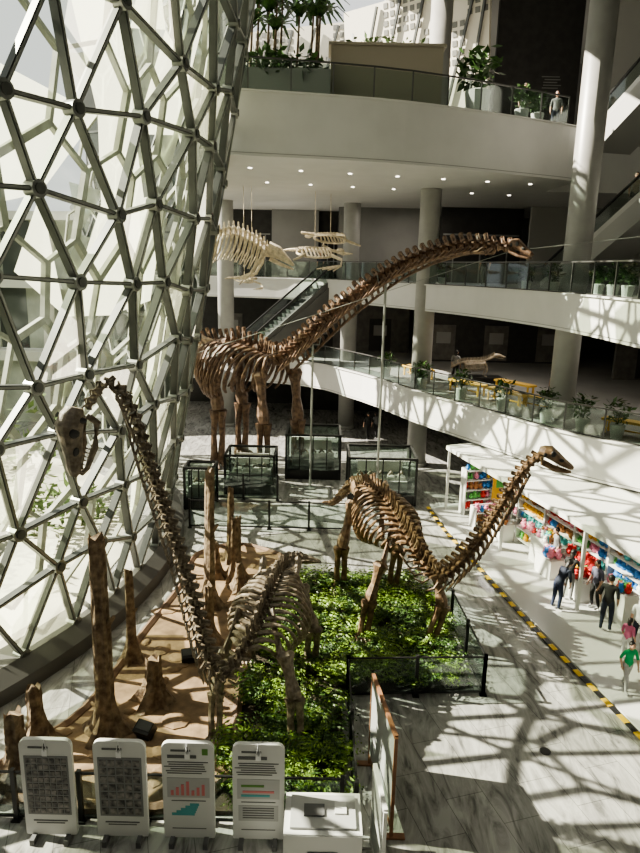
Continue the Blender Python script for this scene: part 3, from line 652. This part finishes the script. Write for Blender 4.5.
# ---------------------------------------------------------------- people
skin=mat('skin',(.55,.34,.24),.5); hair=mat('hair_black',(.015,.012,.01),.5); shoe=mat('shoe',(.3,.3,.3),.5)
def person(loc,rz,H,top,bot,pose='stand',longhair=False):
    root=empty('person',loc); root.rotation_euler=(0,0,rz); s=H/1.7
    bend={'stand':3,'bend':32,'reach':10,'walk':4}[pose]
    Rb=Matrix.Rotation(-math.radians(bend),3,'X'); piv=V((0,0,.95))
    def U(x,y,z): return piv+Rb@(V((x,y,z))-piv)
    J=[];Rd=[];Ed=[];tag=[]
    def j(p,r,par,tg):
        J.append(V(p)*s);Rd.append((r[0]*s,r[1]*s)); tag.append(tg)
        if par is not None: Ed.append((par,len(J)-1))
        return len(J)-1
    pel=j((0,0,.95),(.15,.11),None,'b'); wa=j(U(0,0,1.1),(.13,.10),pel,'t'); ch=j(U(0,0,1.28),(.155,.11),wa,'t'); nb=j(U(0,0,1.42),(.075,.07),ch,'t'); nk=j(U(0,.01,1.5),(.05,.05),nb,'s')
    for sg in(-1,1):
        st=(.22*sg if pose=='walk' else .03*sg)
        hp_=j((sg*.095,0,.88),(.095,.1),pel,'b'); kn=j((sg*.11,.03+st*.6,.49),(.065,.07),hp_,'b'); an=j((sg*.115,-.03+st,.1),(.042,.045),kn,'b'); j((sg*.13,.13+st,.05),(.045,.04),an,'h')
        sh=j(U(sg*.18,0,1.39),(.065,.065),ch,'t')
        if pose=='stand': e_,w_=U(sg*.235,-.02,1.12),U(sg*.23,.12,.9)
        elif pose=='walk': e_,w_=U(sg*.23,-sg*.1,1.13),U(sg*.22,-sg*.1+.1,.9)
        elif pose=='reach': e_,w_=U(sg*.24,.16,1.18),U(sg*.16,.4,1.2)
        else: e_,w_=U(sg*.24,.15,1.14),U(sg*.15,.36,1.0)
        el=j(e_,(.045,.048),sh,'t'); wr=j(w_,(.028,.03),el,'s'); dd=(V(w_)-V(e_)).normalized(); pm=j(V(w_)+dd*.07,(.036,.02),wr,'s')
    me=bpy.data.meshes.new('body'); me.from_pydata([tuple(v) for v in J],Ed,[]); ob=bpy.data.objects.new('body',me); bpy.context.scene.collection.objects.link(ob)
    md=ob.modifiers.new('s','SKIN'); sv=me.skin_vertices[0].data
    for i,r in enumerate(Rd): sv[i].radius=r
    sv[0].use_root=True; sb=ob.modifiers.new('u','SUBSURF'); sb.levels=2; sb.render_levels=2
    dg=bpy.context.evaluated_depsgraph_get(); nm=bpy.data.meshes.new_from_object(ob.evaluated_get(dg)); bpy.data.objects.remove(ob)
    ms=[mat('cloth_%s'%str(top),top,.8,noise=.1,scale=9),mat('cloth_%s'%str(bot),bot,.8,noise=.1,scale=9),skin,shoe]
    nm.materials.clear()
    for m in ms: nm.materials.append(m)
    ix={'t':0,'b':1,'s':2,'h':3}
    for p in nm.polygons:
        c=p.center; best=1e9;bi=0
        for a,b_ in Ed:
            A=J[a];D=J[b_]-A; t=max(0,min(1,(c-A).dot(D)/D.dot(D))); dd=(c-A-D*t).length-Rd[b_][0]*.5
            if dd<best: best=dd; bi=b_
        p.material_index=ix[tag[bi]]; p.use_smooth=True
    ob=bpy.data.objects.new('body',nm); bpy.context.scene.collection.objects.link(ob); ob.parent=root
    mb=MB(); hc=U(0,.03,1.6); 
    mb.blob(hc*s,(.078*s,.095*s,.115*s),0,14,10,Rb); 
    F_=lambda x,y,z:(hc+Rb@V((x,y,z)))*s
    mb.blob(F_(0,.1,-.015),(.014*s,.02*s,.022*s),0,6,5); mb.blob(F_(0,.088,-.055),(.025*s,.01*s,.008*s),2,6,5)
    for sg in(-1,1):
        mb.blob(F_(sg*.03,.086,.012),(.013*s,.008*s,.008*s),1,6,5); mb.blob(F_(sg*.08,0,-.01),(.012*s,.022*s,.032*s),0,6,5)
    mb.blob(F_(0,-.022,.03),(.09*s,.098*s,.105*s),1,14,10,Rb)
    if longhair: mb.blob(F_(0,-.07,-.08),(.08*s,.045*s,.16*s),1,10,8,Rb)
    palms=[e for e in Ed if Rd[e[1]][0]==.036*s]
    for a,b_ in palms:
        A,B=J[a],J[b_]; dd=(B-A).normalized(); sd=dd.cross(V((1,0,0))).normalized()
        for k in range(4):
            o=sd*(k-1.5)*.018*s; Lf=(.07,.08,.075,.058)[k]*s; mb.tube([B+o,B+o+dd*Lf*.55,B+o+dd*Lf*.95+V((-.012 if B.x>0 else .012,0,-.004))*s],[.009*s,.0085*s,.006*s],6,0)
        mb.tube([A.lerp(B,.4)+sd*.025*s,A.lerp(B,.8)+sd*.055*s,B+sd*.06*s+dd*.02*s],[.011*s,.01*s,.007*s],6,0)
    mb.build('head_and_hands',[skin,hair,mat('lips',(.4,.15,.12),.5)],True,parent=root)
navy=(.02,.025,.045);blk=(.02,.02,.02);gry=(.2,.2,.2);grn=(.02,.36,.13);wht=(.65,.65,.65);pnk=(.6,.15,.28);tan=(.35,.28,.2)
Z=.04
person((7.3,18.3,Z),-1.2,1.68,navy,(.03,.04,.08),'bend',True)
person((7.85,18.9,Z),-.8,1.66,blk,gry,'reach',True)
person((8.3,17.1,Z),-.6,1.72,blk,navy,'stand')
person((8.5,18.4,Z),1.9,1.6,(.1,.1,.14),blk,'stand',True)
person((7.65,14.35,Z),-2.9,1.35,grn,(.4,.4,.4),'walk')
person((8.25,15.7,Z),-1.0,1.2,pnk,wht,'stand',True)
person((8.75,16.1,Z),2.4,1.62,wht,navy,'stand',True)
person((8.1,20.8,Z),1.5,1.65,gry,blk,'stand')
person((2.9,38.5,0),.4,1.7,blk,blk,'walk'); person((3.4,38.9,0),.6,1.62,gry,blk,'walk',True)
person((12.6,28.4,12.33),2.8,1.7,tan,blk,'stand')
person((8.2,29.9,15.9),3.0,1.7,blk,gry,'stand'); person((9.9,31,15.9),2.8,1.7,gry,navy,'stand')
person((-.2,43,9.3),2.9,1.7,navy,blk,'walk')
person((10.2,28.6,4.4),2.2,1.68,navy,blk,'walk'); person((6.9,33.8,4.4),-.6,1.65,gry,blk,'stand',True); person((7.6,32,9.3),2.6,1.7,blk,gry,'stand')
# ---------------------------------------------------------------- lights / world / camera
sun=bpy.data.lights.new('sun','SUN'); sun.energy=24; sun.angle=.009; sun.color=(1,.93,.8)
so=bpy.data.objects.new('sun',sun); bpy.context.scene.collection.objects.link(so); so.rotation_euler=V((.82,-.14,-.58)).to_track_quat('-Z','Y').to_euler()
w=bpy.data.worlds.new('sky'); bpy.context.scene.world=w; w.use_nodes=True; bg=w.node_tree.nodes['Background']; bg.inputs[0].default_value=(.97,.985,.97,1); bg.inputs[1].default_value=1.05
vs_=bpy.context.scene.view_settings
try:
    vs_.look='AgX - Medium High Contrast'
except Exception as ex: print('look',ex)
cam=bpy.data.cameras.new('camera'); cam.lens=36*660/853; co=bpy.data.objects.new('camera',cam); bpy.context.scene.collection.objects.link(co)
co.matrix_world=Matrix.Translation((0,0,10))@Matrix.Rotation(math.radians(76.5),4,'X')@Matrix.Rotation(math.radians(1.3),4,'Z')
bpy.context.scene.camera=co
